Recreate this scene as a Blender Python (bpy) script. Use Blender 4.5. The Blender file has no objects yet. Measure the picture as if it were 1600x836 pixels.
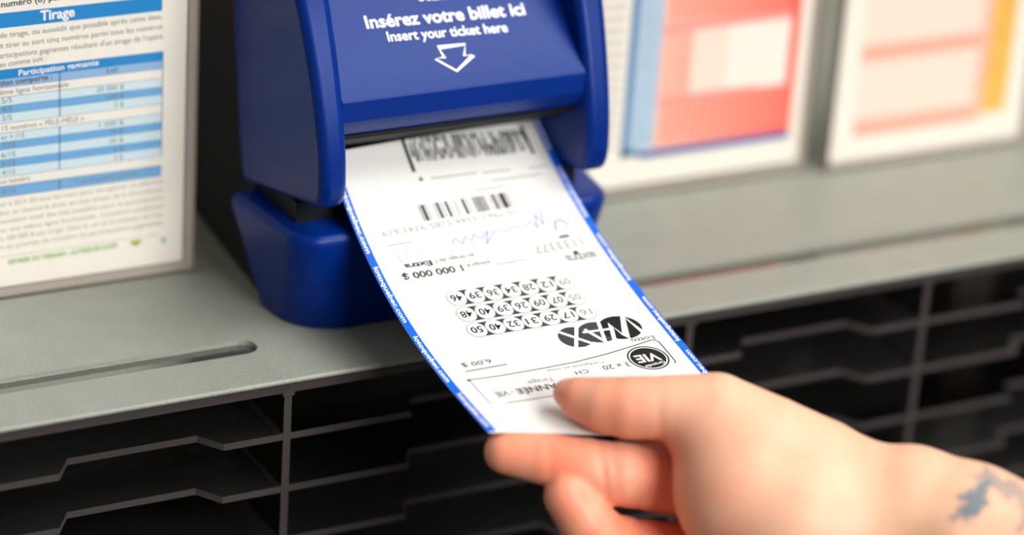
import bpy, bmesh, math, random
import numpy as np
from mathutils import Vector, Matrix

random.seed(7)
rng = np.random.default_rng(7)
SC = bpy.context.scene
COL = SC.collection
U = 0.00085          # one modelling unit (about a millimetre) in metres

# ------------------------------------------------------------------ camera
CAMF = 4800.0
TH, PH, RO = map(math.radians, (29.4, 24.2, 4.0))
FWD = np.array([math.sin(TH) * math.cos(PH), math.cos(TH) * math.cos(PH), -math.sin(PH)])
_r = np.array([math.cos(TH), -math.sin(TH), 0.0])
_u = np.cross(_r, FWD)
RGT = math.cos(RO) * _r + math.sin(RO) * _u
UPV = -math.sin(RO) * _r + math.cos(RO) * _u
CAM = np.array([-425.8, -911.0, 501.1])
cam_d = bpy.data.cameras.new('camera')
cam = bpy.data.objects.new('camera', cam_d)
COL.objects.link(cam)
cam_d.sensor_width = 36.0
cam_d.lens = 36.0 * CAMF / 1600.0
cam_d.clip_start = 0.02
cam_d.clip_end = 50
cam_d.dof.use_dof = True
cam_d.dof.focus_distance = 1113 * U
cam_d.dof.aperture_fstop = (cam_d.lens / 1000.0) / (35 * U)
mw = Matrix.Identity(4)
for i in range(3):
    mw[i][0], mw[i][1], mw[i][2], mw[i][3] = RGT[i], UPV[i], -FWD[i], CAM[i] * U
cam.matrix_world = mw
SC.camera = cam

# ------------------------------------------------------------------ light and exposure
SC.view_settings.view_transform = 'Standard'
SC.view_settings.look = 'None'
SC.view_settings.exposure = 0.0
SC.view_settings.gamma = 1.0
SC.view_settings.use_curve_mapping = False
W = bpy.data.worlds.new('world')
SC.world = W
W.use_nodes = True
W.node_tree.nodes['Background'].inputs[0].default_value = (1.0, 0.97, 0.93, 1)
W.node_tree.nodes['Background'].inputs[1].default_value = 0.25


def area_light(name, loc, target, sx, sy, power, color=(1, 1, 1)):
    d = bpy.data.lights.new(name, 'AREA')
    d.shape = 'RECTANGLE'
    d.size, d.size_y, d.energy, d.color = sx, sy, power, color
    o = bpy.data.objects.new(name, d)
    COL.objects.link(o)
    o.location = loc
    o.rotation_euler = (Vector(target) - Vector(loc)).to_track_quat('-Z', 'Y').to_euler()
    return o


area_light('ceiling_light_over_counter', (0.97, -0.70, 1.75), (0.08, 0.0, 0.0), 1.3, 0.9, 37, (1.0, 0.97, 0.93))
area_light('shop_light_over_aisle', (0.40, -1.65, 0.86), (0.08, 0.05, 0.0), 0.9, 0.7, 34, (1.0, 0.97, 0.94))


# ------------------------------------------------------------------ materials
def lin(c):
    out = []
    for v in c[:3]:
        v = v / 255.0
        out.append(v / 12.92 if v <= 0.04045 else ((v + 0.055) / 1.055) ** 2.4)
    return (*out, 1.0)


def mat(name, rgb, rough=0.5, spec=0.5, metal=0.0, var=0.0, vscale=200.0, bump=0.0, bscale=2000.0, coat=0.0):
    m = bpy.data.materials.new(name)
    m.use_nodes = True
    nt = m.node_tree
    b = nt.nodes['Principled BSDF']
    b.inputs['Base Color'].default_value = lin(rgb)
    b.inputs['Roughness'].default_value = rough
    b.inputs['Specular IOR Level'].default_value = spec
    b.inputs['Metallic'].default_value = metal
    b.inputs['Coat Weight'].default_value = coat
    tc = nt.nodes.new('ShaderNodeTexCoord')
    if var > 0:
        n = nt.nodes.new('ShaderNodeTexNoise')
        n.inputs['Scale'].default_value = vscale
        n.inputs['Detail'].default_value = 4
        nt.links.new(tc.outputs['Object'], n.inputs['Vector'])
        r = nt.nodes.new('ShaderNodeValToRGB')
        c = lin(rgb)
        r.color_ramp.elements[0].position, r.color_ramp.elements[1].position = 0.3, 0.7
        r.color_ramp.elements[0].color = tuple(x * (1 - var) for x in c[:3]) + (1,)
        r.color_ramp.elements[1].color = tuple(min(1, x * (1 + var)) for x in c[:3]) + (1,)
        nt.links.new(n.outputs['Fac'], r.inputs['Fac'])
        nt.links.new(r.outputs['Color'], b.inputs['Base Color'])
    if bump > 0:
        n2 = nt.nodes.new('ShaderNodeTexNoise')
        n2.inputs['Scale'].default_value = bscale
        n2.inputs['Detail'].default_value = 2
        nt.links.new(tc.outputs['Object'], n2.inputs['Vector'])
        bp = nt.nodes.new('ShaderNodeBump')
        bp.inputs['Strength'].default_value = bump
        bp.inputs['Distance'].default_value = 0.0004
        nt.links.new(n2.outputs['Fac'], bp.inputs['Height'])
        nt.links.new(bp.outputs['Normal'], b.inputs['Normal'])
    return m


def clear_mat(name, tint=(0.93, 0.95, 0.94), haze=0.03, refl=1.0, ior=1.45):
    m = bpy.data.materials.new(name)
    m.use_nodes = True
    nt = m.node_tree
    nt.nodes.clear()
    out = nt.nodes.new('ShaderNodeOutputMaterial')
    tr = nt.nodes.new('ShaderNodeBsdfTransparent')
    tr.inputs[0].default_value = (*tint, 1)
    gl = nt.nodes.new('ShaderNodeBsdfGlossy')
    gl.inputs['Roughness'].default_value = 0.06
    gl.inputs['Color'].default_value = (refl, refl, refl, 1)
    df = nt.nodes.new('ShaderNodeBsdfDiffuse')
    df.inputs[0].default_value = (0.6, 0.6, 0.58, 1)
    fr = nt.nodes.new('ShaderNodeFresnel')
    fr.inputs[0].default_value = ior
    m1 = nt.nodes.new('ShaderNodeMixShader')
    m2 = nt.nodes.new('ShaderNodeMixShader')
    m1.inputs[0].default_value = haze
    nt.links.new(tr.outputs[0], m1.inputs[1])
    nt.links.new(df.outputs[0], m1.inputs[2])
    nt.links.new(fr.outputs[0], m2.inputs[0])
    nt.links.new(m1.outputs[0], m2.inputs[1])
    nt.links.new(gl.outputs[0], m2.inputs[2])
    nt.links.new(m2.outputs[0], out.inputs[0])
    return m


M_COUNTER = mat('painted_counter_metal', (142, 146, 136), 0.42, 0.35, var=0.04, vscale=90, bump=0.7, bscale=800)
M_WALL = mat('wall_paint', (158, 154, 146), 0.6, 0.3, var=0.03)
M_DARK = mat('dark_laminate', (34, 33, 30), 0.6, 0.3, var=0.15, vscale=30)
M_FLOOR = mat('dark_floor', (46, 44, 40), 0.7, 0.2, var=0.15, vscale=8)
M_BLUE = mat('blue_plastic', (0, 37, 114), 0.33, 0.23, var=0.03, vscale=60, bump=0.10, bscale=3000)
M_BLUE.node_tree.nodes['Principled BSDF'].inputs['Specular Tint'].default_value = (0.62, 0.74, 1.0, 1)
M_BLACK = mat('black_plastic', (20, 22, 26), 0.5, 0.3, var=0.1, bump=0.1, bscale=2500)
M_GAP_SHADE = mat('dark_gap_shade', (14, 16, 22), 0.6, 0.2)  # near-black colour standing in for shade in the slot and under the cheeks
M_WHITE_INK = mat('white_lettering', (245, 246, 250), 0.5, 0.3)
M_PAPER = mat('white_ticket_paper', (226, 226, 223), 0.55, 0.2, var=0.01)
M_PAPER_W = mat('warm_white_paper', (243, 238, 229), 0.6, 0.3, var=0.01)
M_INK = mat('black_print', (26, 26, 28), 0.6, 0.2)
M_INK_M = mat('dark_grey_print', (62, 62, 64), 0.6, 0.2)
M_INK_L = mat('faded_grey_print', (150, 150, 150), 0.6, 0.2)
M_INK_XL = mat('very_faded_grey_print', (196, 196, 195), 0.6, 0.2)
M_PEN = mat('blue_pen_ink', (110, 145, 190), 0.6, 0.2)
M_STRIP = mat('blue_ticket_edge', (6, 98, 224), 0.5, 0.3, var=0.12, vscale=120)
M_TBLUE = mat('process_blue_print', (0, 134, 205), 0.5, 0.3)
M_SUB = mat('lavender_blue_print', (146, 184, 224), 0.5, 0.3)
M_ROWB = mat('mid_blue_print', (112, 172, 220), 0.5, 0.3)
M_ROWL = mat('pale_blue_print', (213, 231, 238), 0.5, 0.3)
M_NAVY = mat('navy_rule', (52, 84, 140), 0.5, 0.3)
M_GREYT = mat('grey_body_text', (118, 122, 120), 0.6, 0.2)
M_DARKT = mat('dark_body_text', (70, 76, 80), 0.6, 0.2)
M_FINE = mat('fine_print_grey', (160, 160, 152), 0.6, 0.2)
M_GREEN = mat('green_print', (120, 180, 84), 0.5, 0.3)
M_LIME = mat('lime_print', (190, 205, 90), 0.5, 0.3)
M_TEAL = mat('teal_dot_print', (90, 178, 190), 0.5, 0.3)
M_ACR = clear_mat('clear_acrylic', haze=0.012)
M_ACR_H = clear_mat('clear_acrylic_holder', tint=(0.995, 0.995, 0.99), haze=0.01, refl=0.9, ior=1.22)
M_EDGE = mat('frosted_acrylic_edge', (84, 78, 78), 0.35, 0.4)
_nt = M_EDGE.node_tree
_tl = _nt.nodes.new('ShaderNodeBsdfTranslucent')
_tl.inputs[0].default_value = lin((124, 116, 115))
_mx = _nt.nodes.new('ShaderNodeMixShader')
_mx.inputs[0].default_value = 0.45
_nt.links.new(_nt.nodes['Principled BSDF'].outputs[0], _mx.inputs[1])
_nt.links.new(_tl.outputs[0], _mx.inputs[2])
_nt.links.new(_mx.outputs[0], _nt.nodes['Material Output'].inputs[0])
M_EDGE_L = mat('pale_acrylic_edge', (176, 166, 158), 0.35, 0.5)
M_ORANGE = mat('orange_form_paper', (205, 120, 84), 0.6, 0.2)
M_TAN = mat('tan_form_paper', (196, 166, 128), 0.6, 0.2)
M_FORM = mat('grey_form_paper', (176, 176, 168), 0.6, 0.2)
M_RED = mat('coral_red_print', (252, 112, 92), 0.5, 0.3)
M_PINK = mat('pink_print', (253, 196, 178), 0.5, 0.3)
M_PALE = mat('pale_pink_print', (250, 226, 214), 0.5, 0.3)
M_YEL = mat('ochre_yellow_print', (236, 192, 92), 0.5, 0.3, var=0.1, vscale=150)
M_STEEL = mat('steel_blue_print', (92, 140, 182), 0.5, 0.3)
M_PBLUE = mat('powder_blue_print', (184, 206, 224), 0.5, 0.3, var=0.06, vscale=90)
M_DBLUE = mat('deep_blue_print', (50, 92, 168), 0.5, 0.3)
M_LINE = mat('pale_grey_print', (206, 204, 196), 0.6, 0.2)


# ------------------------------------------------------------------ mesh helpers
class MB:
    def __init__(self):
        self.v, self.f, self.mi = [], [], []

    def add(self, verts, faces, mi=0):
        o = len(self.v)
        self.v += [tuple(map(float, p)) for p in verts]
        self.f += [tuple(i + o for i in f) for f in faces]
        self.mi += [mi] * len(faces)
        return self

    def box(self, x0, x1, y0, y1, z0, z1, mi=0):
        v = [(x, y, z) for x in (x0, x1) for y in (y0, y1) for z in (z0, z1)]
        return self.add(v, [(0, 1, 3, 2), (4, 6, 7, 5), (0, 4, 5, 1), (2, 3, 7, 6), (0, 2, 6, 4), (1, 5, 7, 3)], mi)

    def loft(self, rings, cap0=True, cap1=True, mi=0):
        n = len(rings[0])
        v = [p for r in rings for p in r]
        f = []
        for k in range(len(rings) - 1):
            for i in range(n):
                j = (i + 1) % n
                f.append((k * n + i, k * n + j, (k + 1) * n + j, (k + 1) * n + i))
        if cap0:
            f.append(tuple(range(n - 1, -1, -1)))
        if cap1:
            f.append(tuple(range((len(rings) - 1) * n, len(rings) * n)))
        return self.add(v, f, mi)

    def prism_x(self, prof, x0, x1, mi=0):
        """profile of (y, z) points extruded along x; x0/x1 may be functions of y"""
        f0 = x0 if callable(x0) else (lambda y: x0)
        f1 = x1 if callable(x1) else (lambda y: x1)
        return self.loft([[(f0(y), y, z) for y, z in prof], [(f1(y), y, z) for y, z in prof]], mi=mi)

    def prism_z(self, prof, z0, z1, mi=0):
        return self.loft([[(x, y, z0) for x, y in prof], [(x, y, z1) for x, y in prof]], mi=mi)


def obj(name, mb, mats, parent=None, loc=(0, 0, 0), smooth=False, bevel=0, seg=3, angle=35, kind=None, label=None):
    me = bpy.data.meshes.new(name)
    L = np.array(loc, float)
    me.from_pydata([tuple((np.array(p) - L) * U) for p in mb.v], [], mb.f)
    bm = bmesh.new()
    bm.from_mesh(me)
    bmesh.ops.recalc_face_normals(bm, faces=bm.faces)
    bm.to_mesh(me)
    bm.free()
    ms = mats if isinstance(mats, (list, tuple)) else [mats]
    for m in ms:
        me.materials.append(m)
    if len(ms) > 1:
        me.polygons.foreach_set('material_index', mb.mi)
    if smooth or bevel:
        me.polygons.foreach_set('use_smooth', [True] * len(me.polygons))
        me.set_sharp_from_angle(angle=math.radians(angle if not bevel else 60))
    o = bpy.data.objects.new(name, me)
    COL.objects.link(o)
    if parent is not None:
        o.parent = parent
    else:
        o.location = tuple(L * U)
    if bevel:
        b = o.modifiers.new('bevel', 'BEVEL')
        b.width = bevel * U
        b.segments = seg
        b.limit_method = 'ANGLE'
        b.angle_limit = math.radians(angle)
        b.harden_normals = False
    if kind:
        o['kind'] = kind
    if label:
        o['label'] = label
    return o


def thing(name, label, cat, loc=(0, 0, 0), group=None):
    o = bpy.data.objects.new(name, None)
    COL.objects.link(o)
    o.location = tuple(np.array(loc, float) * U)
    o.empty_display_size = 0.02
    o['label'], o['category'] = label, cat
    if group:
        o['group'] = group
    return o


def tag(o, label, cat, group=None):
    o['label'], o['category'] = label, cat
    if group:
        o['group'] = group
    return o


def catmull(pts, n=6):
    P = [np.array(p, float) for p in pts]
    P = [2 * P[0] - P[1]] + P + [2 * P[-1] - P[-2]]
    out = []
    for i in range(1, len(P) - 2):
        for k in range(n):
            t = k / n
            a, b, c, d = P[i - 1], P[i], P[i + 1], P[i + 2]
            out.append(0.5 * (2 * b + (c - a) * t + (2 * a - 5 * b + 4 * c - d) * t * t + (3 * b - a - 3 * c + d) * t ** 3))
    out.append(P[-2])
    return [tuple(p) for p in out]


# ------------------------------------------------------------------ flat printing: text and shapes on a mapped surface
_glyph = {}


def glyphs(s, bold=0.0, shear=0.0):
    key = (s, bold, shear)
    if key in _glyph:
        return _glyph[key]
    c = bpy.data.curves.new('glyphs', 'FONT')
    c.body = s
    c.size = 1.0
    c.resolution_u = 3
    c.offset = bold
    c.shear = shear
    c.fill_mode = 'BOTH'
    o = bpy.data.objects.new('glyphs', c)
    COL.objects.link(o)
    dg = bpy.context.evaluated_depsgraph_get()
    me = bpy.data.meshes.new_from_object(o.evaluated_get(dg))
    v = np.array([p.co[:2] for p in me.vertices]) if len(me.vertices) else np.zeros((0, 2))
    f = [tuple(p.vertices) for p in me.polygons]
    bpy.data.objects.remove(o)
    bpy.data.meshes.remove(me)
    bpy.data.curves.remove(c)
    _glyph[key] = (v, f)
    return v, f


CAPH = None


class Ink:
    """collects flat shapes given in surface coordinates and maps them on the surface"""

    def __init__(self, fmap):
        self.fmap, self.mb, self.mi = fmap, MB(), 0

    def put(self, pts, faces, h):
        self.mb.add([self.fmap(p[0], p[1], h) for p in pts], faces, self.mi)

    def text(self, s, p0, p1, cap, h=0.08, bold=0.0, shear=0.0, flip=1.0):
        """baseline runs from p0 to p1 (text is fitted to that width); cap = capital height"""
        global CAPH
        if CAPH is None:
            hv, _ = glyphs('H')
            CAPH = hv[:, 1].max()
        v, f = glyphs(s, bold, shear)
        if not len(v):
            return
        p0, p1 = np.array(p0, float), np.array(p1, float)
        d = p1 - p0
        L = np.linalg.norm(d)
        d = d / L
        n = np.array([-d[1], d[0]]) * flip
        x0, x1 = v[:, 0].min(), v[:, 0].max()
        q = [p0 + d * ((a - x0) / (x1 - x0) * L) + n * (b / CAPH * cap) for a, b in v]
        self.put(q, f, h)

    def rect(self, x0, x1, y0, y1, h=0.04, nx=1, ny=1):
        xs, ys = np.linspace(x0, x1, nx + 1), np.linspace(y0, y1, ny + 1)
        pts = [(x, y) for y in ys for x in xs]
        fs = [(j * (nx + 1) + i, j * (nx + 1) + i + 1, (j + 1) * (nx + 1) + i + 1, (j + 1) * (nx + 1) + i) for j in range(ny) for i in range(nx)]
        self.put(pts, fs, h)

    def poly(self, pts, h=0.06):
        self.put(pts, [tuple(range(len(pts)))], h)

    def ellipse(self, cx, cy, rx, ry, h=0.06, n=28, rot=0.0):
        pts = [(cx, cy)]
        for i in range(n):
            a = 2 * math.pi * i / n
            x, y = rx * math.cos(a), ry * math.sin(a)
            pts.append((cx + x * math.cos(rot) - y * math.sin(rot), cy + x * math.sin(rot) + y * math.cos(rot)))
        self.put(pts, [(0, i + 1, (i + 1) % n + 1) for i in range(n)], h)

    def ring(self, cx, cy, rx, ry, w, h=0.06, n=32):
        pts = []
        for i in range(n):
            a = 2 * math.pi * i / n
            pts += [(cx + rx * math.cos(a), cy + ry * math.sin(a)), (cx + (rx - w) * math.cos(a), cy + (ry - w) * math.sin(a))]
        self.put(pts, [(2 * i, 2 * ((i + 1) % n), 2 * ((i + 1) % n) + 1, 2 * i + 1) for i in range(n)], h)

    def line(self, pts, w, h=0.06, closed=False):
        P = [np.array(p, float) for p in pts]
        if closed:
            P = P + [P[0], P[1]]
        out = []
        for i, p in enumerate(P):
            a, b = P[max(i - 1, 0)], P[min(i + 1, len(P) - 1)]
            if closed and i == len(P) - 1:
                break
            if closed and i == 0:
                a = P[-3]
            d = (b - a) / (np.linalg.norm(b - a) + 1e-9)
            n = np.array([-d[1], d[0]])
            k = 1.0
            if 0 < i < len(P) - 1 or closed:
                e = (p - a) / (np.linalg.norm(p - a) + 1e-9)
                k = 1 / max(0.45, abs(e @ d))
            out += [p + n * w / 2 * k, p - n * w / 2 * k]
        m = len(out) // 2
        self.put(out, [(2 * i, 2 * i + 1, 2 * i + 3, 2 * i + 2) for i in range(m - 1)], h)

    def make(self, name, m, parent, loc=(0, 0, 0)):
        return obj(name, self.mb, m, parent, loc)


# ------------------------------------------------------------------ the setting
obj('floor', MB().box(-1500, 1800, -2200, 240, -912, -900), M_FLOOR, kind='structure')
obj('wall_back', MB().box(-1500, 1800, 240, 262, -900, 1500), M_WALL, kind='structure')

# ------------------------------------------------------------------ counter with form slots
counter = thing('counter', 'grey textured metal counter with long rounded slots near its front edge', 'counter', (100, 60, -900))
CL = (100, 60, -900)
ct = MB()


def arc(cx, cy, r, a0, a1, n=8):
    return [(cx + r * math.cos(math.radians(a0 + (a1 - a0) * i / n)), cy + r * math.sin(math.radians(a0 + (a1 - a0) * i / n))) for i in range(n + 1)]


SL0, SL1 = 25.2, 36.8
SR = (SL1 - SL0) / 2
SCY = (SL0 + SL1) / 2
# front strip with a softly rolled edge
prof = [(SL0, -2.0), (1.4, -2.0)] + [(1.4 + 0.0 - 0.9 * math.sin(a) - 0.5, -1.0 - 1.0 * math.cos(a)) for a in np.linspace(0.2, math.pi - 0.2, 7)] + [(1.6, 0.0), (SL0, 0.0)]
ct.prism_x(prof, -300, 640)
ct.box(-300, 640, SL1, 240, -2.0, 0)
# web between the two slots, its ends hollowed round
web = [(-7.5, SL0)] + arc(-7.5, SCY, SR, -90, 90)[1:-1] + [(-7.5, SL1), (156, SL1)] + arc(156, SCY, SR, 90, 270)[1:-1] + [(156, SL0)]
ct.prism_z(web, -2.0, 0)
ct.box(-300, -262, SL0, SL1, -2.0, 0)
ct.box(600, 640, SL0, SL1, -2.0, 0)
obj('counter_top', ct, M_COUNTER, counter, CL, smooth=True, angle=50)
obj('slot_reflector', MB().box(-262, 600, 24.8, 40, -2.28, -2.05), mat('slot_reflector_metal', (120, 122, 116), 0.1, 0.5, metal=0.75), counter, CL)  # reflective strip added below the slots to mirror the sheets more strongly
obj('back_panel', MB().box(-300, 640, 92, 98, -900, -2.2), M_DARK, counter, CL)
obj('plinth', MB().box(-300, 640, 60, 91, -900, -140), M_DARK, counter, CL)
obj('brown_block', MB().box(352, 372, 70, 91, -139.8, -2.2), mat('brown_block_finish', (92, 80, 68), 0.5), counter, CL)  # plain brown block added behind the rack for a brownish tone

# ------------------------------------------------------------------ acrylic slip rack below the counter
rack = thing('slip_rack', 'clear acrylic slip rack with notched shelves below the counter edge', 'rack', (100, 2, -140))
RL = (100, 2, -140)
DIV = [-114.5, -1.2, 170.5, 283.5, 454.5]
YF, YB = 2.2, 76


def edged(prof_bottom, z0, z1, name):
    """flat sheet from an xy outline: broad faces clear, cut edges frosted"""
    mb = MB()
    n = len(prof_bottom)
    v = [(x, y, z0) for x, y in prof_bottom] + [(x, y, z1) for x, y in prof_bottom]
    mb.add(v, [tuple(range(n)), tuple(range(n, 2 * n))], 0)
    mb.add(v, [(i, (i + 1) % n, (i + 1) % n + n, i + n) for i in range(n)], 1)
    return obj(name, mb, [M_ACR, M_EDGE], rack, RL)


edged([(-290, YF), (640, YF), (640, YB), (-290, YB)], -6.4, -2.3, 'top_panel')
for x in DIV:
    mb = MB()
    x0, x1 = x - 1.5, x + 1.5
    v = [(xx, y, z) for xx in (x0, x1) for y, z in ((YF, -6.5), (YF, -139), (YB, -139), (YB, -6.5))]
    mb.add(v, [(0, 1, 2, 3), (4, 5, 6, 7)], 0)
    mb.add(v, [(0, 1, 5, 4), (1, 2, 6, 5), (2, 3, 7, 6), (3, 0, 4, 7)], 1)
    mb.box(x0 - 0.8, x1 + 0.8, YF - 0.5, YF + 2, -7.6, -5.6, 1)
    obj('divider', mb, [M_ACR, M_EDGE], rack, RL)
for b in range(-1, 4):
    xa = -290 if b < 0 else DIV[b] + 1.6
    xb = DIV[0] - 1.6 if b < 0 else DIV[b + 1] - 1.6
    wide = (xb - xa) > 140
    stub = 49.5 if wide else 23.5
    for k in range(5):
        zt = -23.1 - 21.9 * k
        o = [(xa, YF), (xa + stub, YF), (xa + stub + (4 if wide else 6.5), 12), (xb - stub - (4 if wide else 6.5), 12), (xb - stub, YF), (xb, YF), (xb, YB), (xa, YB)]
        if b < 0:
            o = [(xa, YF), (xb, YF), (xb, YB), (xa, YB)]
        edged(o, zt - 2.7, zt, 'shelf')

# ------------------------------------------------------------------ ticket checker
mach = thing('ticket_checker', 'blue plastic ticket checker with a white arrow above its slot', 'ticket checker', (80, 80, 0))
ML = (80, 80, 0)


def xl_head(y):
    return 16.8 - 0.10 * (y - 28)


def xr_head(y):
    return 139.2 + 0.10 * (y - 28)


# base: lofted rounded outline, narrower at the counter
def base_outline(ins, R, yb):
    yF = 28 + ins
    L = lambda y: 13.2 + ins - 0.11 * (y - 28)
    Rr = lambda y: 146.8 - ins + 0.11 * (y - 28)
    pts = []
    for i in range(9):
        a = math.pi / 2 * i / 8
        y = yF + R * (1 - math.sin(a))
        pts.append((L(y) + R * (1 - math.cos(a)), y))
    for i in range(9):
        a = math.pi / 2 * (1 - i / 8)
        y = yF + R * (1 - math.sin(a))
        pts.append((Rr(y) - R * (1 - math.cos(a)), y))
    pts += [(Rr(yb), yb), (L(yb), yb)]
    return pts


rings = []
for z, ins, R in [(0, 4.6, 19), (0.8, 4.0, 18.5), (12, 3.0, 16), (25, 1.6, 13), (36, 0.2, 11), (38.2, 0.3, 10.5), (39.7, 0.9, 10), (40.6, 1.8, 9.5), (41.0, 3.2, 9)]:
    rings.append([(x, y, z) for x, y in base_outline(ins, R, 61 + 18 * min(z / 36, 1))])
obj('base', MB().loft(rings), M_BLUE, mach, ML, smooth=True, angle=60)

ridge = catmull([(78, 184), (60, 158), (42, 131), (32.5, 112), (25, 92), (20.8, 76), (19.6, 65)], 5) + \
    catmull([(20.2, 60), (22.5, 56), (27.5, 54.0)], 4) + [(60, 48.2), (80, 44.2), (84, 60), (90, 100), (104, 184)]
for nm, xo, xi in (('side_cheek', xl_head, 28.0), ('side_cheek', 128.0, xr_head)):
    obj(nm, MB().prism_x(ridge, xo, xi), M_BLUE, mach, ML, bevel=3.4, seg=5, angle=50)

K = 1.05
PY = lambda z: 49.1 + (z - 115.7) * K
hp = [(PY(170), 170), (PY(140), 140), (PY(110), 110), (PY(95.0), 95.0), (PY(95.0) - 0.6, 94.1), (PY(95.0) - 0.7, 93.3), (26.4, 86.6), (27.4, 84.6), (31.0, 80.4), (33.2, 78.0), (52, 67.0), (76, 66.6), (76, 42), (80, 42), (88, 100), (98, 170)]  # slot roof dips inward, shaped to keep light off the ticket
obj('front_panel', MB().prism_x(hp, 27.5, 128.5), M_BLUE, mach, ML, smooth=True, angle=24)
obj('neck', MB().box(18.5, 137.5, 44, 79, 40.8, 49.4), M_GAP_SHADE, mach, ML)  # neck under the head; its dark colour paints the shadow below the cheeks
obj('rear_housing', MB().prism_x([(61.5, 0), (172, 0), (172, 186), (104.5, 186), (90.5, 100), (84.5, 60), (80.5, 41.2), (79.4, 36)], lambda y: 15.8 + 0.085 * (y - 61), 140), M_BLACK, mach, ML, bevel=1.5)
obj('slot_shade', MB().box(28.2, 127.8, 73, 75.9, 49.5, 65.8).prism_x([(31.6, 79.2), (33.0, 77.7), (52, 66.8), (75.9, 66.4), (75.9, 65.9), (52, 66.3), (32.4, 77.2)], 28.2, 127.8), M_GAP_SHADE, mach, ML)  # near-black sheets on slot roof and back, painting the shade inside


# lettering printed on the sloping panel: coordinates (x, distance up the slope)
def panel_map(x, p, h):
    c = 1 / math.hypot(1, K)
    return (x, PY(93.5) + p * K * c - h * c, 93.5 + p * c + h * K * c)


ink = Ink(panel_map)
ink.text('Insérez votre billet ici', (45.9, 29.7), (111.8, 27.9), 5.0, bold=0.022)
ink.text('Insert your ticket here', (52.8, 23.5), (102.2, 21.7), 3.9, bold=0.016)
ink.text('Scannez', (70.1, 38.4), (89.0, 37.6), 4.4, bold=0.01)
ink.line([(71.9, 18.7), (83.0, 18.7), (81.2, 14.3), (84.9, 13.9), (76.2, 8.4), (69.2, 14.2), (73.0, 14.4)], 0.85, closed=True)
ink.make('lettering', M_WHITE_INK, mach, ML)

# ------------------------------------------------------------------ lottery ticket
CLc = [1.4550138546302036e-05, 0.0038945808003349506, 0.4167788845616498, 30.28779486719259]
CRc = [9.453452134673711e-06, 0.001979775591697554, 0.3319885681839811, 35.07704497890601]
XL, TW = 34.0, 94.0


def tz(t, y):
    return (1 - t) * np.polyval(CLc, y) + t * np.polyval(CRc, y)


_y = np.linspace(70, -120, 381)
_z = tz(0.5, _y)
_s = np.concatenate([[0], np.cumsum(np.hypot(np.diff(_y), np.diff(_z)))])


def ticket_raw(a, s, h=0.0):
    y = float(np.interp(s, _s, _y))
    t = a / TW
    e = 0.5
    dzy = (tz(t, y + e) - tz(t, y - e)) / (2 * e)
    dzx = (np.polyval(CRc, y) - np.polyval(CLc, y)) / TW
    n = np.array([-dzx, -dzy, 1.0])
    n /= np.linalg.norm(n)
    return np.array([XL + a, y, float(tz(t, y))]) + n * h


def ticket_map(a, s, h):
    k = min(max((s - 60) / 35, 0), 1) * 0.09
    return ticket_raw(a, s + k * (a - 47), h)


def s_start(a):
    return 24.3 - 9.0 * a / TW


def s_end(a):
    return 172.4 + 0.36 * min(a, 44)


ticket = thing('lottery_ticket', 'white printed lottery ticket with blue edges held halfway in the slot', 'ticket', (81, -10, 30))
TL = (81, -10, 30)
NA, NS = 24, 90
mb = MB()
top, bot = [], []
for j in range(NS + 1):
    for i in range(NA + 1):
        a = TW * i / NA
        s = s_start(a) + (s_end(a) - s_start(a)) * j / NS
        top.append(ticket_raw(a, s, 0.0))
        bot.append(ticket_raw(a, s, -0.16))
N = (NA + 1) * (NS + 1)
fs = []
for j in range(NS):
    for i in range(NA):
        q = (j * (NA + 1) + i, j * (NA + 1) + i + 1, (j + 1) * (NA + 1) + i + 1, (j + 1) * (NA + 1) + i)
        fs.append(q)
        fs.append(tuple(N + k for k in q[::-1]))
rim = [i for i in range(NA + 1)] + [j * (NA + 1) + NA for j in range(1, NS + 1)] + [NS * (NA + 1) + i for i in range(NA - 1, -1, -1)] + [j * (NA + 1) for j in range(NS - 1, 0, -1)]
for k in range(len(rim)):
    a, b = rim[k], rim[(k + 1) % len(rim)]
    fs.append((a, b, b + N, a + N))
mb.add(top + bot, fs)
obj('paper', mb, M_PAPER, ticket, TL, smooth=True, angle=40)
for a0, a1 in ((0.0, 3.1), (90.9, 94.0)):
    e = Ink(ticket_raw)
    pts, f2 = [], []
    for j in range(NS + 1):
        s = s_start(a0) + 0.5 + (s_end(a0) - s_start(a0) - 0.7) * j / NS
        pts += [(a0, s), (a1, s)]
    e.put(pts, [(2 * j, 2 * j + 1, 2 * j + 3, 2 * j + 2) for j in range(NS)], 0.10)
    eo = e.make('edge_strip', M_STRIP, ticket, TL)
    t = Ink(ticket_raw)
    if a0 < 1:
        for s0 in (38.0, 73.0, 109.5, 146.0):
            t.text('lotoquebec.com', (0.75, s0), (0.75, min(s0 + 28.5, 169)), 1.75, h=0.2, bold=0.02, flip=-1)
    else:
        for s0 in (31.0, 68.0, 105.5, 143.5, 177.0):
            t.text('lotoquebec.com', (93.3, s0), (93.3, s0 - 27.5), 1.75, h=0.2, bold=0.02, flip=-1)
    to = t.make('web_address', M_WHITE_INK, eo, TL)

INKS = [M_INK, M_INK_M, M_INK_L, M_INK_XL, M_PAPER]
CUR = [None]


class Tone:
    """one ink tone; draws into the printed part that is being built"""

    def __init__(self, mi):
        self.mi_ = mi

    def __getattr__(self, nm):
        CUR[0].mi = self.mi_
        return getattr(CUR[0], nm)


B, D, G, X, Wt = [Tone(i) for i in range(5)]       # black, dark grey, faded, very faded, white


def begin():
    CUR[0] = Ink(ticket_map)


def end(name):
    used = sorted(set(CUR[0].mb.mi))
    CUR[0].mb.mi = [used.index(k) for k in CUR[0].mb.mi]
    return CUR[0].make(name, [INKS[k] for k in used], ticket, TL)


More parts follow.
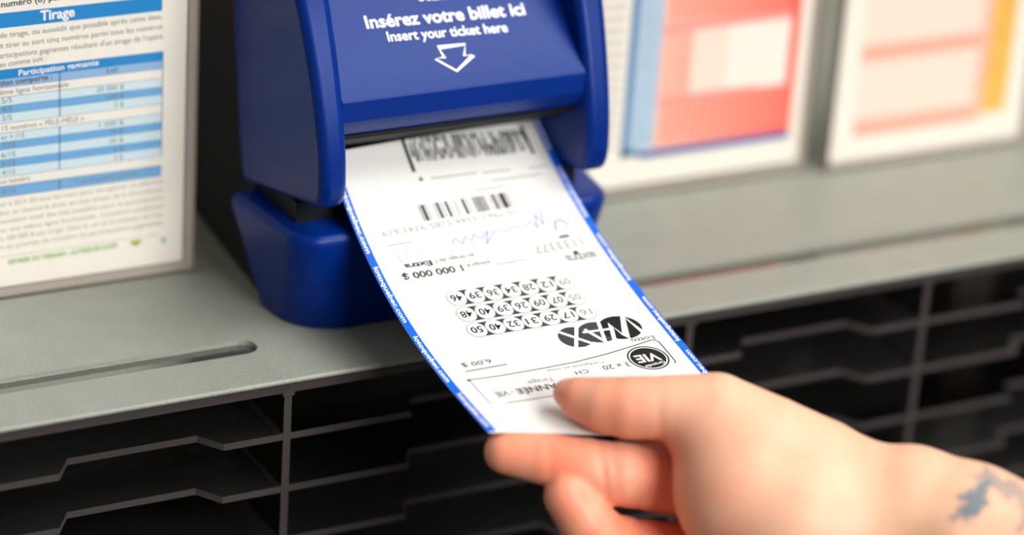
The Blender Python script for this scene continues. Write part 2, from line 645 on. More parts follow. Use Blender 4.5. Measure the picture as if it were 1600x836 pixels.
def up(I, s, a0, a1, base, cap, **k):
    """upside-down line: starts at a0 (right) and runs to a1 (left)"""
    I.text(s, (a0, base), (a1, base), cap, flip=-1, **k)


# upper stacked code: dense short bars
begin()
a = 32.0
B.rect(31.8, 33.3, 20.5, 35.0, ny=6)
for r_ in range(4):
    a = 34.2
    while a < 84:
        w = random.choice([0.35, 0.5, 0.8, 1.1])
        if random.random() < 0.8:
            (B if random.random() < 0.75 else D).rect(a, a + w, 20.0 + r_ * 2.9, 22.9 + r_ * 2.9 - (random.random() * 1.2 if r_ == 3 else 0), ny=2)
        a += w + random.choice([0.3, 0.45, 0.7])
B.rect(84.3, 85.6, 17.5, 32.5, ny=6)
end('stacked_code')
begin()
B.poly([(33.0, 39.0), (35.2, 39.0), (34.1, 37.2)])
for aa, bb, ss in ((38, 58, 38.6), (60, 72, 38.9), (62, 84, 43.0), (54, 66, 46.4), (80, 88, 39.2)):
    G.line([(aa, ss), ((aa + bb) / 2, ss), (bb, ss)], 0.55)
end('code_caption')
# main bar code
begin()
bars = [(0, .5), (1.0, 1.5), (3.2, .35), (6.2, .35), (7.3, 1.3), (9.5, .4), (11.0, 1.2), (13.2, .3), (15.0, .4), (18.0, 1.3), (20.3, .35), (22.4, .4), (23.3, .8), (24.6, 1.0), (26.1, .8), (27.4, .6), (29.4, .35), (30.8, 1.3), (32.8, .4), (34.0, 2.3), (37.0, .5)]
for a_, w in bars:
    D.rect(28.4 + a_, 28.4 + a_ + w, 49.3, 56.8, ny=3)
for a_, w in ((38.6, .4), (40.2, .8), (42.2, .4), (43.8, .7)):
    X.rect(28.4 + a_, 28.4 + a_ + w, 49.3, 56.0, ny=3)
end('bar_code')
begin()
up(G, '10 7962-3344-5185-9743-619', 66, 10, 57.9, 2.7)
end('serial_number')
begin()
G.line([(10, 65.2), (15, 65.2), (20, 65.1)], 0.5)
X.line([(27, 66.4), (50, 65.0), (80, 63.0), (88, 62.5)], 0.25)
X.line([(12, 68), (16, 67.5), (16.5, 74), (12.5, 75), (12, 68)], 0.4)
X.line([(18, 67.5), (21, 70), (18.5, 74.5)], 0.5)
end('signature_line')
begin()
up(D, "au tirage de l'", 41, 24.8, 75.6, 1.9)
up(B, 'Extra', 23.6, 12.6, 75.6, 2.5, bold=0.03)
up(D, "jusqu'à", 45.5, 36, 80.4, 1.9)
up(B, '1 000 000 $', 34.0, 9.8, 80.2, 3.2, bold=0.02)
up(G, 'conditions', 60, 47, 82.2, 1.5)
end('prize_text')
begin()
up(G, '1133377', 85, 65, 76.6, 4.2)
X.line([(64, 75.5), (64, 82)], 0.4)
up(G, 'extra', 87, 74.5, 84.0, 4.0, bold=0.03)
B.ellipse(79.8, 83.4, 1.1, 1.2)
B.rect(77.2, 81.4, 74.0, 75.2, ny=1)
G.line([(77.5, 71.5), (79, 67), (82, 66.5), (84, 70)], 0.8)
end('extra_number')
# rows of numbers in balls
rows = [('09', '12', '28', '34', '36', '39', '46'), ('05', '07', '09', '26', '39', '40', '48'), ('16', '17', '29', '31', '32', '40', '50')]
for r_, row in enumerate(rows):
    begin()
    sc = 97.0 + 9.15 * r_
    off = -0.15 * r_
    xr_, xl_ = 68.2 + off, 68.2 + off - 7.18 * 6
    for k in range(6):
        I = [G, D, D, D, D, D][k] if r_ < 2 else D
        D.rect(xr_ - 7.18 * (k + 1), xr_ - 7.18 * k, sc - 3.9, sc + 3.9, h=0.06)
    for i, num in enumerate(row):
        a_ = xr_ - 7.18 * i
        I = [G, D, D, D, D, B, B][i]
        G.ellipse(a_, sc, 3.75, 4.3, h=0.09)
        Wt.ellipse(a_, sc, 3.52, 4.05, h=0.12)
        up(I, num, a_ + 2.2, a_ - 2.2, sc - 1.75, 3.3, h=0.16, bold=0.012)
    end('number_row')
begin()
# upside-down logo: three overlapping discs with letters knocked out
LOGO = lambda p: (68.0 + (p[0] - 68.0) * 0.94, 127.6 + (p[1] - 125.4) * 0.94)


def disc(I, x, y, rx, ry, h):
    I.ellipse(*LOGO((x, y)), rx * 0.94, ry * 0.94, h=h)


def stroke(pts, w=1.45):
    Wt.line([LOGO(p) for p in pts], w, h=0.13)


disc(D, 56.6, 126.0, 6.6, 6.6, 0.07)
disc(D, 66.3, 125.2, 7.6, 6.6, 0.08)
disc(B, 76.3, 124.6, 8.6, 7.4, 0.09)
stroke([(52.0, 121.5), (61.4, 132.0)])
stroke([(60.6, 118.8), (53.6, 132.6)])
stroke([(60.6, 124.0), (72.0, 124.5)], 1.2)
stroke([(62.2, 122.2), (67.0, 132.8)], 1.4)
stroke([(66.0, 133.0), (69.6, 119.2)], 1.4)
stroke([(70.0, 132.4), (73.4, 122.0), (75.6, 131.0), (80.6, 118.0), (83.4, 129.5)], 1.6)
up(D, 'Lotto', 85.0, 76.0, 134.2, 2.3)
end('game_logo')
# rounded box with round badge
begin()
B.line([(8.6, 142.8), (20, 143.2), (35, 143.0), (50, 142.3), (64, 140.4), (75, 138.3), (83, 136.6)] + [(83 + 2.4 * math.sin(t), 139 - 2.4 * math.cos(t)) for t in np.linspace(0.2, 1.5, 6)] + [(85.4, 150.5), (84.6, 151.6)], 0.42)
B.ellipse(8.8, 143.0, 0.7, 0.7)
G.line([(8.9, 143), (9.3, 160)], 0.3)
end('box_rule')
begin()
B.ring(76.8, 146.4, 7.6, 7.2, 0.55)
B.ellipse(76.8, 146.4, 6.5, 6.1)
up(Wt, 'VIE', 81.3, 71.9, 144.2, 4.3, h=0.13, bold=0.03)
Wt.text('Grande', (81.4, 149.3), (73.2, 150.6), 1.5, h=0.15, bold=0.02, flip=-1)
end('badge')
begin()
up(D, '3 x 20', 68.5, 58, 147.0, 2.6)
up(G, 'Catégorie et mise', 60, 38, 144.2, 1.4)
up(D, 'CH', 52, 47, 147.6, 2.2)
up(G, 'Tirage', 38, 28, 149.0, 2.2)
up(B, 'ANNÉE', 37, 21.5, 152.6, 3.3, bold=0.01)
up(B, 'VIE', 18.6, 13.6, 152.6, 3.3)
G.line([(19.5, 154), (20.4, 154)], 0.7)
G.line([(15, 160), (22, 160.2), (34, 160)], 0.7)
end('draw_text')
begin()
up(D, '6,00 $', 21.6, 10.4, 132.6, 2.4)
G.line([(10, 137.6), (14, 137.5), (26, 137.2)], 0.9)
end('price_text')
S = Ink(ticket_map)
sig = [(35, 69.5), (37, 67), (39, 70), (41, 67), (43, 69.5), (45, 66.5), (47, 69), (51, 66), (48, 72), (54, 66.5), (58, 67.5), (62, 66), (66, 66.8), (70, 65.2), (71, 68.5), (73, 62), (74, 67.5), (76.5, 58)]
S.line(catmull(sig, 4), 0.45)
S.make('signature', M_PEN, ticket, TL)


# ------------------------------------------------------------------ left notice in its clear holder
NY = 102.4
notice = thing('notice_sheet', 'white and blue lottery draw notice with a striped prize table', 'notice', (-70, NY, 0.8))
NL = (-70, NY, 0.8)
obj('sheet', MB().box(-150, -2.4, NY, NY + 0.3, 4.2, 172), M_PAPER_W, notice, NL)


def flat(y):
    return lambda x, z, h: (x, y - h, z)


def stripe(name, m, items, h=0.05, parent=notice, loc=NL, y=NY):
    i = Ink(flat(y))
    for it in items:
        i.rect(*it, h=h)
    return i.make(name, m, parent, loc)


TX0, TX1 = -150, -11.8
stripe('title_bar', M_TBLUE, [(TX0, TX1 - 0.8, 108.4, 114.2)])
stripe('table_title_bar', M_TBLUE, [(TX0, TX1, 88.4, 92.2)])
stripe('table_head', M_SUB, [(TX0, TX1, 85.2, 88.4)])
stripe('pale_rows', M_ROWL, [(TX0, TX1, 78.0, 81.4), (TX0, TX1, 70.9, 74.6), (TX0, TX1, 63.6, 67.0), (TX0, TX1, 56.5, 60.2), (TX0, TX1, 49.4, 53.0)])
stripe('blue_rows', M_ROWB, [(TX0, TX1, 74.6, 78.0), (TX0, TX1, 60.2, 63.6), (TX0, TX1, 53.0, 56.5), (TX0, TX1, 41.2, 45.6)])
stripe('table_rules', M_NAVY, [(-53.2, -52.8, 70.9, 88.4), (-53.2, -52.8, 49.4, 67.0), (-53.2, -52.8, 41.2, 45.6), (TX1 - 0.3, TX1, 49.4, 88.4)] + [(TX0, TX1, z - 0.08, z + 0.08) for z in (85.2, 81.4, 70.9, 67.0, 49.4, 45.6, 41.2)], h=0.09)
g = Ink(flat(NY))
g.text('de tirage, ou aussitôt que possible après cette date,', (-76.2, 104.6), (-12.5, 105.2), 2.1)
g.text('it tirer au sort cinq numéros parmi tous les numéros', (-76.2, 100.6), (-12.3, 101.2), 2.1)
g.text("articipations gagnantes résultant d'un tirage de l'opéra", (-76.2, 96.7), (-12.2, 97.3), 2.1)
g.text('es comme suit :', (-76.2, 93.2), (-58.2, 93.9), 2.1)
g.text('ême ligne horizontale', (-76.2, 82.3), (-49.5, 82.5), 2.0)
g.text('15 numéros « PÊLE-MÊLE »', (-75.4, 68.0), (-43.4, 68.1), 1.9)
g.text('un numéro', (-76.2, 46.6), (-64.6, 46.8), 1.9)
for s_, z in (('5/5', 78.8), ('4/5', 75.4), ('3/5', 71.8)):
    g.text(s_, (-75.6, z), (-71.6, z), 2.2)
for s_, z, w in (('et + /15', 64.3, 9), ('7/15', 61.0, 5.4), ('6/15', 57.2, 5.4), ('5/15', 53.8, 5.4), ('4/15', 50.1, 5.4), ('0/15', 42.5, 5.4)):
    g.text(s_, (-75.8, z), (-75.8 + w, z), 2.1)
for s_, z, x0 in (('20 000 $', 78.9, -38.5), ('100 $', 75.4, -34.2), ('5 $', 71.9, -31.2), ('1 000 $', 64.5, -37.2), ('75 $', 61.0, -33.2), ('20 $', 57.4, -33.2), ('5 $', 53.9, -31.2), ('2 $', 50.3, -31.2)):
    g.text(s_, (x0, z), (-27.6, z), 1.9)
g.text('1 participation gratuite', (-46, 42.6), (-21, 42.9), 1.8)
g.make('body_text', M_GREYT, notice, NL)
g = Ink(flat(NY))
g.text('numéro (0) parmi', (-75.6, 116.5), (-49.0, 117.2), 2.3, bold=0.02)
g.make('bold_text', M_DARKT, notice, NL)
g = Ink(flat(NY))
g.text('tion comporte :', (-76.2, 85.9), (-56, 86.3), 2.1, bold=0.02)
g.text('Lot', (-34.4, 86.2), (-30, 86.2), 1.9, bold=0.01)
g.make('table_heading_text', M_DARKT, notice, NL)
g = Ink(flat(NY))
g.text('Tirage', (-60.6, 109.8), (-47.2, 110.1), 3.7, h=0.12, bold=0.03)
g.text('Participation gagnante', (-69.0, 89.1), (-37.6, 89.7), 2.2, h=0.12, bold=0.02)
g.make('white_text', M_WHITE_INK, notice, NL)
g = Ink(flat(NY))
for i, s_ in enumerate(("er à 22 h 30 tous les soirs pour enregistrer sa sélection", 'bec se réserve le droit, en tout temps, de la discontinuer', 'montant total des lots payables pour la participation', 'ur une même ligne horizontale. Certaines conditions', 'à 100 000 $ par tirage. Dans le cas où le montant des lots', 'e au prorata du nombre de participations gagnantes')):
    z = 37.4 - 3.5 * i
    g.text(s_, (-76.3, z), (-10.9, z + 0.9), 1.75)
g.make('fine_print', M_FINE, notice, NL)
g = Ink(flat(NY))
g.text('RETIRER DU TERRAIN - AUTRES EN SUITE', (-73.2, 13.2), (-29.4, 13.7), 1.8, bold=0.03)
g.rect(-150, -12, 16.6, 16.8)
g.make('green_text', M_GREEN, notice, NL)
g = Ink(flat(NY))
g.ellipse(-21.7, 14.9, 2.6, 0.9)
g.poly([(-24, 14.6), (-19.6, 14.6), (-21.7, 12.9)])
g.make('lime_mark', M_LIME, notice, NL)
g = Ink(flat(NY))
g.ellipse(-10.4, 14.0, 1.0, 1.1)
g.make('teal_dot', M_TEAL, notice, NL)


def holder(name, label, x0, x1, y, z1, yaw=0.0, paper_edge=4.0):
    t = thing(name, label, 'sign holder', ((x0 + x1) / 2, y, 0), 'sign holders on the counter')
    L = ((x0 + x1) / 2, y, 0)
    mb = MB()
    for (ya, yb) in ((y - 2.4, y - 0.7), (y + 0.9, y + 2.6)):
        v = [(x, yy, z) for yy in (ya, yb) for x, z in ((x0, 0), (x1, 0), (x1, z1), (x0, z1))]
        mb.add(v, [(0, 1, 2, 3), (4, 5, 6, 7)], 0)
        mb.add(v, [(0, 1, 5, 4), (1, 2, 6, 5), (2, 3, 7, 6), (3, 0, 4, 7)], 1)
    obj('clear_panel', mb, [M_ACR_H, M_EDGE_L], t, L)
    # solid welded rim strips between the two panels
    rm = MB()
    rm.box(x0 + 0.1, x1 - 0.1, y - 0.65, y + 0.85, 0.1, paper_edge - 0.4)
    rm.box(x1 - 3.4, x1 - 0.1, y - 0.65, y + 0.85, paper_edge - 0.4, z1 - 0.2)
    rm.box(x0 + 0.1, x0 + 1.4, y - 0.65, y + 0.85, paper_edge - 0.4, z1 - 0.2)
    obj('welded_rim', rm, M_EDGE_L, t, L)
    if yaw:
        t.rotation_euler = (0, 0, math.radians(yaw))
    return t


holder('sign_holder', 'clear acrylic holder of the blue draw notice left of the checker', -152, 1.6, NY + 0.1, 175)

# ------------------------------------------------------------------ right notices
PY2 = 109.2
p2 = thing('game_sheet', 'red and blue game sheet just right of the blue checker', 'game sheet', (238, PY2, 4))
L2 = (238, PY2, 4)
obj('sheet', MB().box(181, 286.5, PY2, PY2 + 0.3, 4.6, 150), M_PAPER_W, p2, L2)
kw = dict(parent=p2, loc=L2, y=PY2)
stripe('steel_blue_border', M_STEEL, [(197.2, 200.6, 17.6, 150), (197.2, 206, 17.6, 21)], **kw)
stripe('deep_blue_base_line', M_DBLUE, [(206, 281, 16.2, 19.6)], **kw)
stripe('powder_blue_column', M_PBLUE, [(200.6, 213, 21, 150)], **kw)
grad = bpy.data.materials.new('pink_to_red_print')
grad.use_nodes = True
nt = grad.node_tree
tc = nt.nodes.new('ShaderNodeTexCoord')
sx = nt.nodes.new('ShaderNodeSeparateXYZ')
mr = nt.nodes.new('ShaderNodeMapRange')
mr.inputs['From Min'].default_value = (213 - 238) * U
mr.inputs['From Max'].default_value = (281 - 238) * U
rp = nt.nodes.new('ShaderNodeValToRGB')
rp.color_ramp.elements[0].color = lin((254, 196, 178))
rp.color_ramp.elements[1].color = lin((255, 104, 84))
nt.links.new(tc.outputs['Object'], sx.inputs[0])
nt.links.new(sx.outputs['X'], mr.inputs['Value'])
nt.links.new(mr.outputs['Result'], rp.inputs['Fac'])
nt.links.new(rp.outputs['Color'], nt.nodes['Principled BSDF'].inputs['Base Color'])
stripe('red_panel', grad, [(213, 281, 19.6, 41.5), (213, 228, 41.5, 72), (276.5, 281, 41.5, 150), (213, 276.5, 74, 150)], **kw)
stripe('pale_panel', M_PALE, [(228, 246, 43, 72)], **kw)
stripe('coral_rule', mat('coral_rule_print', (244, 168, 160), 0.5), [(213, 276.5, 71.5, 75), (213, 262, 40.5, 43)], h=0.08, **kw)
stripe('number_grid', mat('coral_square_print', (246, 150, 132), 0.5), [(216 + 4.2 * i, 218.6 + 4.2 * i, 23.5 + 4.6 * j, 26.6 + 4.6 * j) for i in range(15) for j in range(4)], h=0.08, **kw)
stripe('number_grid', bpy.data.materials['coral_square_print'], [(216 + 4.2 * i, 218.6 + 4.2 * i, 78 + 4.6 * j, 81 + 4.6 * j) for i in range(14) for j in range(8)], h=0.08, **kw)
stripe('margin_lines', M_LINE, [(182.5, 194.5, 22 + 5.2 * i, 24.3 + 5.2 * i) for i in range(24)], h=0.06, **kw)
holder('sign_holder', 'clear acrylic holder of the red game sheet beside the checker', 180, 289.8, PY2 + 0.1, 154)

PY3 = 104.2
p3 = thing('game_sheet', 'pale pink game sheet with a yellow band at the far right', 'game sheet', (352, PY3, 4))
L3 = (352, PY3, 4)
obj('sheet', MB().box(299.5, 402.5, PY3, PY3 + 0.3, 3.2, 150), M_PAPER_W, p3, L3)
kw = dict(parent=p3, loc=L3, y=PY3)
stripe('pale_panel', M_PALE, [(311, 374, 22, 48.6), (311, 374, 56.5, 150)], **kw)
stripe('pink_bands', M_PINK, [(311, 374, 48.6, 56.5), (311, 379, 13.8, 22), (374, 379, 22, 150)], **kw)
stripe('yellow_band', M_YEL, [(379, 392, 17, 150)], **kw)
stripe('number_strip', mat('coral_square_print_light', (250, 172, 152), 0.5), [(312.5 + 4.2 * i, 315.2 + 4.2 * i, 50.3, 54.6) for i in range(15)], h=0.08, **kw)
stripe('number_strip', bpy.data.materials['coral_square_print_light'], [(312.5 + 4.2 * i, 315.2 + 4.2 * i, 15.8, 19.8) for i in range(15)], h=0.08, **kw)
holder('sign_holder', 'clear acrylic holder of the pale pink sheet at far right', 298.6, 405.2, PY3 + 0.1, 154)


# ------------------------------------------------------------------ hand: distance field of tapered limbs, skinned to one mesh
# axes of the hand: along the knuckle line to the wrist, up over the thumb, and from palm to back
HA = np.array((0.8831, -0.4648, 0.0636))
HB = np.array((0.1400, 0.3905, 0.9099))
HC = np.array((0.4478, 0.7947, -0.4099))


def rcone(P, a, b, r1, r2):
    ba = b - a
    l2 = ba @ ba
    rr = r1 - r2
    a2 = l2 - rr * rr
    il2 = 1.0 / l2
    pa = P - a
    y = pa @ ba
    z = y - l2
    x = pa * l2 - y[:, None] * ba
    x2 = np.einsum('ij,ij->i', x, x)
    y2 = y * y * l2
    z2 = z * z * l2
    k = np.sign(rr) * rr * rr * x2
    d = (np.sqrt(x2 * a2 * il2) + y * rr) * il2 - r1
    m1 = np.sign(z) * a2 * z2 > k
    m2 = np.sign(y) * a2 * y2 < k
    d = np.where(m2, np.sqrt(x2 + y2) * il2 - r1, d)
    d = np.where(m1, np.sqrt(x2 + z2) * il2 - r2, d)
    return d


def smin(a, b, k):
    h = np.clip(0.5 + 0.5 * (b - a) / k, 0, 1)
    return b + (a - b) * h - k * h * (1 - h)


def chain(P, nodes, k):
    """nodes: (x, y, z, radius)"""
    d = None
    for n0, n1 in zip(nodes[:-1], nodes[1:]):
        e = rcone(P, np.array(n0[:3]), np.array(n1[:3]), n0[3], n1[3])
        d = e if d is None else smin(d, e, k)
    return d


THUMB = [(64.58, -85.92, 23.5, 5.13), (67.71, -90.53, 22.88, 7.57), (73.83, -97.91, 22.57, 9.99), (80.04, -103.51, 23.38, 10.86), (92.28, -110.96, 24.74, 11.29), (105.74, -118.16, 23.04, 14.63), (120.17, -131.11, 13.71, 18.18), (133.09, -143.03, 7.16, 19.49), (144.59, -157.2, -0.44, 19.43)]
INDEX = [(41.43, -87.28, 5.35, 8.0), (52.51, -94.14, 4.14, 9.11), (66.21, -102.0, 1.43, 10.46), (75.71, -105.94, -0.69, 11.15), (96.94, -108.27, -6.42, 12.15), (119.64, -108.87, -12.07, 14.11)]
MIDDLE = [(55.44, -106.85, -5.1, 8.19), (60.81, -111.7, -13.51, 9.53), (67.7, -115.55, -20.76, 10.0), (81.37, -115.87, -25.97, 10.3), (97.27, -116.4, -31.58, 11.29), (122.73, -118.24, -31.72, 14.13)]
RING = [(63.03, -126.06, -29.17, 7.95), (70.79, -129.3, -36.72, 9.31), (82.94, -129.41, -43.18, 9.83), (99.63, -128.4, -47.39, 10.82), (125.21, -129.97, -46.88, 13.65)]
LITTLE = [(70.86, -141.87, -46.38, 6.83), (80.88, -143.36, -52.95, 7.98), (93.57, -142.26, -56.48, 8.49), (106.7, -140.35, -57.95, 9.45), (129.45, -141.91, -55.63, 12.24)]
THENAR = [(105.08, -125.17, 13.61, 17.26), (109.1, -138.46, 1.99, 24.69), (120.3, -150.95, -5.09, 26.84), (138.39, -160.02, -7.8, 21.16)]
PALM = [[(118.26, -111.4, -13.61, 14.08), (140.88, -144.35, -8.86, 20.55)], [(121.57, -120.13, -31.78, 14.11), (142.82, -150.46, -13.71, 20.06)], [(124.2, -131.4, -45.87, 13.62), (141.72, -156.94, -17.71, 19.54)], [(128.59, -142.88, -53.58, 12.22), (142.0, -161.12, -20.62, 19.06)], [(114.98, -146.99, -27.63, 17.77), (141.24, -161.66, -17.63, 19.91)]]
ARM = [(140.32, -156.18, -3.13, 20.76), (155.61, -168.41, -0.37, 23.32), (168.71, -184.51, -2.64, 24.5), (187.22, -208.42, -9.25, 26.48), (215.45, -243.75, -17.63, 30.04)]
WEB = [(82.57, -94.9, 1.36, 4.5), (96.53, -102.83, 3.68, 8.1), (110.03, -111.29, 2.02, 11.25)]


def hand_sdf(P):
    th = chain(P, THUMB, 0.5)
    te = chain(P, THENAR, 5.0)
    ar = chain(P, ARM, 4.0)
    pm = None
    for c in PALM:
        e = chain(P, c, 3)
        pm = e if pm is None else smin(pm, e, 6.0)
    body = smin(pm, ar, 14.0)
    body = smin(body, te, 11.0)
    body = smin(body, th, 7.0)
    body = smin(body, chain(P, WEB, 2.0), 2.0)
    for c in (INDEX, MIDDLE, RING, LITTLE):
        e = chain(P, c, 0.7)
        body = smin(body, e, 1.6)
    # shallow creases where the finger joints fold
    for c, (tu, tv), w, dpth in (((65.06, -113.7, 6.77), (0.13, 0.99), 1.1, 0.75), ((68.66, -115.9, 6.43), (0.13, 0.99), 0.9, 0.5), ((49.13, -103.38, 9.38), (0.1, 0.99), 1.2, 0.35), ((60.79, -121.31, -7.75), (0.55, 0.83), 1.0, 0.7), ((75.07, -126.76, -17.37), (0.1, 0.99), 1.2, 0.9), ((82.34, -119.17, 24.81), (0.05, 1.0), 1.6, 0.35)):
        c = np.array(c)
        nrm = tu * HA - tv * HB           # direction along the crease
        across = np.cross(nrm, HC)
        across /= np.linalg.norm(across)
        q = P - c
        da = q @ across
        dl = q @ nrm
        body = body + dpth * np.exp(-(da / w) ** 2) * np.exp(-(dl / 13.0) ** 2)
    return body


def surface_nets(f, org, h, nx, ny, nz, axes):
    """f: values at grid corners [nx,ny,nz]; returns verts (world), quads"""
    ins = f < 0
    c = [ins[i:nx - 1 + i, j:ny - 1 + j, k:nz - 1 + k] for i in (0, 1) for j in (0, 1) for k in (0, 1)]
    cnt = sum(x.astype(np.int8) for x in c)
    act = (cnt > 0) & (cnt < 8)
    idx = -np.ones(act.shape, np.int64)
    cells = np.argwhere(act)
    idx[act] = np.arange(len(cells))
    acc = np.zeros((len(cells), 3))
    num = np.zeros(len(cells))
    I, J, Kk = cells.T
    cor = [(i, j, k) for i in (0, 1) for j in (0, 1) for k in (0, 1)]
    for p in range(8):
        for q in range(p + 1, 8):
            if sum(abs(cor[p][t] - cor[q][t]) for t in range(3)) != 1:
                continue
            a = f[I + cor[p][0], J + cor[p][1], Kk + cor[p][2]]
            b = f[I + cor[q][0], J + cor[q][1], Kk + cor[q][2]]
            m = (a < 0) != (b < 0)
            t = np.where(m, a / np.where(m, a - b, 1), 0)
            pos = np.array(cor[p]) + t[:, None] * (np.array(cor[q]) - np.array(cor[p]))
            acc += np.where(m[:, None], pos, 0)
            num += m
    v = cells + acc / num[:, None]
    quads = []
    for ax in range(3):
        o1, o2 = [a for a in range(3) if a != ax]
        sl0 = [slice(None)] * 3
        sl1 = [slice(None)] * 3
        sl0[ax], sl1[ax] = slice(0, -1), slice(1, None)
        e = ins[tuple(sl0)] != ins[tuple(sl1)]
        E_ = np.argwhere(e)
        ok = (E_[:, o1] > 0) & (E_[:, o2] > 0) & (E_[:, o1] < act.shape[o1]) & (E_[:, o2] < act.shape[o2])
        E_ = E_[ok]
        flip = ins[E_[:, 0], E_[:, 1], E_[:, 2]]
        def cell(d1, d2):
            q = E_.copy()
            q[:, o1] -= d1
            q[:, o2] -= d2
            return idx[q[:, 0], q[:, 1], q[:, 2]]
        Q = np.stack([cell(0, 0), cell(1, 0), cell(1, 1), cell(0, 1)], 1)
        good = (Q >= 0).all(1)
        Q, flip = Q[good], flip[good]
        if ax == 1:
            flip = ~flip
        Q[flip] = Q[flip][:, ::-1]
        quads.append(Q)
    Wd = org + h * (v[:, 0:1] * axes[0] + v[:, 1:2] * axes[1] + v[:, 2:3] * axes[2])
    return Wd, np.concatenate(quads)


H_ = 1.05
org = np.array([-1.86, -151.45, -61.44])
nx, ny, nz = int(240 / H_), int(128 / H_), int(92 / H_)
axes = (HA, HB, HC)
gx, gy, gz = np.meshgrid(np.arange(nx), np.arange(ny), np.arange(nz), indexing='ij')
grid = org + H_ * (gx.reshape(-1, 1) * HA + gy.reshape(-1, 1) * HB + gz.reshape(-1, 1) * HC)
field = np.empty(len(grid))
for i in range(0, len(grid), 250000):
    field[i:i + 250000] = hand_sdf(grid[i:i + 250000])
f3 = field.reshape(nx, ny, nz)
# close the forearm where it leaves the modelled block
f3[:2], f3[-2:], f3[:, :2], f3[:, -2:], f3[:, :, :2], f3[:, :, -2:] = 1, 1, 1, 1, 1, 1
hv, hq = surface_nets(f3, org, H_, nx, ny, nz, axes)
# relax the net a little, then pull it back onto the field
nb_sum = np.zeros_like(hv)
for it in range(2):
    nb_sum[:] = 0
    cntv = np.zeros(len(hv))
    for a_, b_ in ((0, 1), (1, 2), (2, 3), (3, 0)):
        np.add.at(nb_sum, hq[:, a_], hv[hq[:, b_]])
        np.add.at(nb_sum, hq[:, b_], hv[hq[:, a_]])
        np.add.at(cntv, hq[:, a_], 1)
        np.add.at(cntv, hq[:, b_], 1)
    hv = 0.5 * hv + 0.5 * nb_sum / cntv[:, None]

HL = np.array([110.53, -128.22, -0.98])
mb = MB()
mb.v = [tuple(p) for p in hv]
mb.f = [tuple(q) for q in hq.tolist()]
mb.mi = [0] * len(mb.f)

skin = bpy.data.materials.new('skin')
skin.use_nodes = True
nt = skin.node_tree
b = nt.nodes['Principled BSDF']
b.inputs['Roughness'].default_value = 0.48
b.inputs['Specular IOR Level'].default_value = 0.4
b.inputs['Subsurface Weight'].default_value = 0.25
b.inputs['Subsurface Radius'].default_value = (1.0, 0.35, 0.2)
b.inputs['Subsurface Scale'].default_value = 0.004
at = nt.nodes.new('ShaderNodeAttribute')
at.attribute_name = 'flush'
ai = nt.nodes.new('ShaderNodeAttribute')
ai.attribute_name = 'ink'
tc = nt.nodes.new('ShaderNodeTexCoord')
nz_ = nt.nodes.new('ShaderNodeTexNoise')
nz_.inputs['Scale'].default_value = 70
nz_.inputs['Detail'].default_value = 5
nt.links.new(tc.outputs['Object'], nz_.inputs['Vector'])
ad = nt.nodes.new('ShaderNodeMath')
ad.operation = 'MULTIPLY_ADD'
nt.links.new(nz_.outputs['Fac'], ad.inputs[0])
ad.inputs[1].default_value = 0.5
nt.links.new(at.outputs['Fac'], ad.inputs[2])
rp = nt.nodes.new('ShaderNodeValToRGB')
rp.color_ramp.elements[0].position, rp.color_ramp.elements[1].position = 0.15, 1.15
rp.color_ramp.elements[0].color = lin((226, 184, 154))
rp.color_ramp.elements[1].position = 1.0
rp.color_ramp.elements[1].color = lin((238, 128, 96))
nt.links.new(ad.outputs[0], rp.inputs['Fac'])
mx = nt.nodes.new('ShaderNodeMixRGB')
nt.links.new(ai.outputs['Fac'], mx.inputs['Fac'])
nt.links.new(rp.outputs['Color'], mx.inputs['Color1'])
mx.inputs['Color2'].default_value = lin((92, 116, 126))
nt.links.new(mx.outputs['Color'], b.inputs['Base Color'])
hand = obj('hand', mb, skin, None, HL, smooth=True, angle=180)
tag(hand, 'right hand and tattooed forearm pinching the ticket between thumb and index finger', 'hand')

# skin flush towards the fingers, tattoo on the forearm (both belong to the skin itself)
fl = np.zeros(len(hv))
for c_, R_, w_ in (((60.3, -91.4, 20.4), 16, 0.55), ((73.2, -104.2, 24.2), 20, 0.4), ((41.7, -90.4, 6.9), 16, 0.5), ((54.0, -100.4, 6.0), 14, 0.7), ((69.2, -109.9, 4.1), 16, 0.5), ((88.2, -113.5, -1.6), 18, 0.6), ((54.1, -111.1, -4.9), 18, 0.5), ((67.9, -120.0, -16.9), 18, 0.7), ((87.1, -123.2, -21.7), 22, 0.7), ((94.1, -137.6, 2.0), 18, 0.4), ((98.7, -149.1, -10.4), 22, 0.35), ((90.1, -116.3, 14.5), 14, 0.5)):
    fl = np.maximum(fl, w_ * np.exp(-((np.linalg.norm(hv - np.array(c_), axis=1) / R_) ** 2)))
TAT = np.array([175.23, -183.74, 10.86])          # middle of the tattoo on the inner forearm
qa, qb, qc = (hv - TAT) @ HA, (hv - TAT) @ HB, (hv - TAT) @ HC
ta = np.zeros(len(hv))
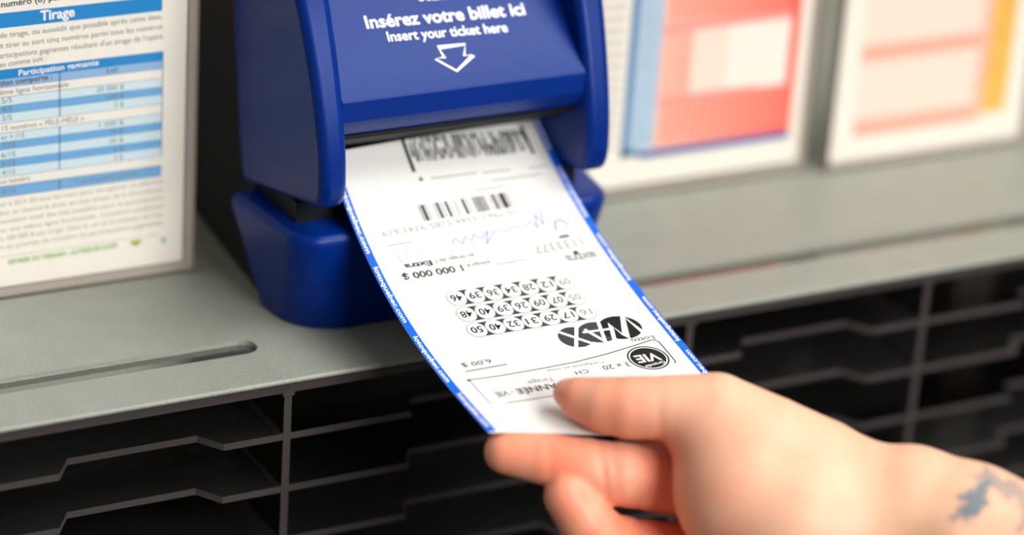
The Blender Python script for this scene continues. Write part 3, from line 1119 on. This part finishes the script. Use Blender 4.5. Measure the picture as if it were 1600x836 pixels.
for (cx, cy), (rx, ry), an, w_ in (((-6.55, -0.22), (8.7, 3.5), 0.8, 0.9), ((2.18, 5.02), (7.42, 3.27), -0.35, 0.6), ((10.92, 0.22), (7.86, 3.93), -0.45, 0.5), ((9.61, -7.64), (2.18, 3.49), -0.3, 0.55), ((24.02, -5.46), (8.73, 4.8), -0.4, 0.6)):
    dx = qa - cx + 1.3 * np.sin(qb * 0.75 + cx) + 0.7 * np.sin(qb * 1.9)
    dy = qb - cy + 1.2 * np.sin(qa * 0.62 + cy) + 0.6 * np.sin(qa * 1.7)
    x_ = (dx * math.cos(an) + dy * math.sin(an)) / rx
    y_ = (-dx * math.sin(an) + dy * math.cos(an)) / ry
    ta = np.maximum(ta, w_ * np.clip(1.6 - (x_ * x_ + y_ * y_), 0, 1))
ta = ta * (qc < 14)
for nm, arr in (('flush', fl), ('ink', ta)):
    at_ = hand.data.attributes.new(nm, 'FLOAT', 'POINT')
    at_.data.foreach_set('value', np.ascontiguousarray(arr, dtype=np.float32))

# nail on the far side of the index finger
M_NAIL = mat('fingernail', (240, 190, 170), 0.25, 0.5)
for (c, ax_, out_, rl, rw) in ((np.array([43.23, -83.21, 3.00]), HA * 0.97 - HB * 0.2, HC + HB * 0.1, 6.0, 4.2),):
    ax_ = ax_ / np.linalg.norm(ax_)
    out_ = out_ - ax_ * (out_ @ ax_)
    out_ /= np.linalg.norm(out_)
    wd = np.cross(ax_, out_)
    # slide outward to the skin surface
    lo = 0.0
    for st in np.linspace(0, 14, 141):
        if hand_sdf((c + out_ * st)[None])[0] > -0.1:
            lo = st
            break
    n_ = MB()
    pts, f_ = [], []
    for i in range(9):
        for j in range(9):
            a_ = -1 + i / 4
            b_ = -1 + j / 4
            w_ = b_ * math.sqrt(max(0.0, 1 - 0.55 * a_ * a_))
            p = c + out_ * (lo + 0.2 - 0.30 * rw * w_ * w_ - 0.1 * rl * a_ * a_) + ax_ * rl * a_ + wd * rw * w_
            pts.append(p)
    for i in range(8):
        for j in range(8):
            f_.append((i * 9 + j, i * 9 + j + 1, (i + 1) * 9 + j + 1, (i + 1) * 9 + j))
    n_.add(pts, f_)
    no = obj('fingernail', n_, M_NAIL, hand, HL, smooth=True)
    sm = no.modifiers.new('thickness', 'SOLIDIFY')
    sm.thickness = 0.4 * U
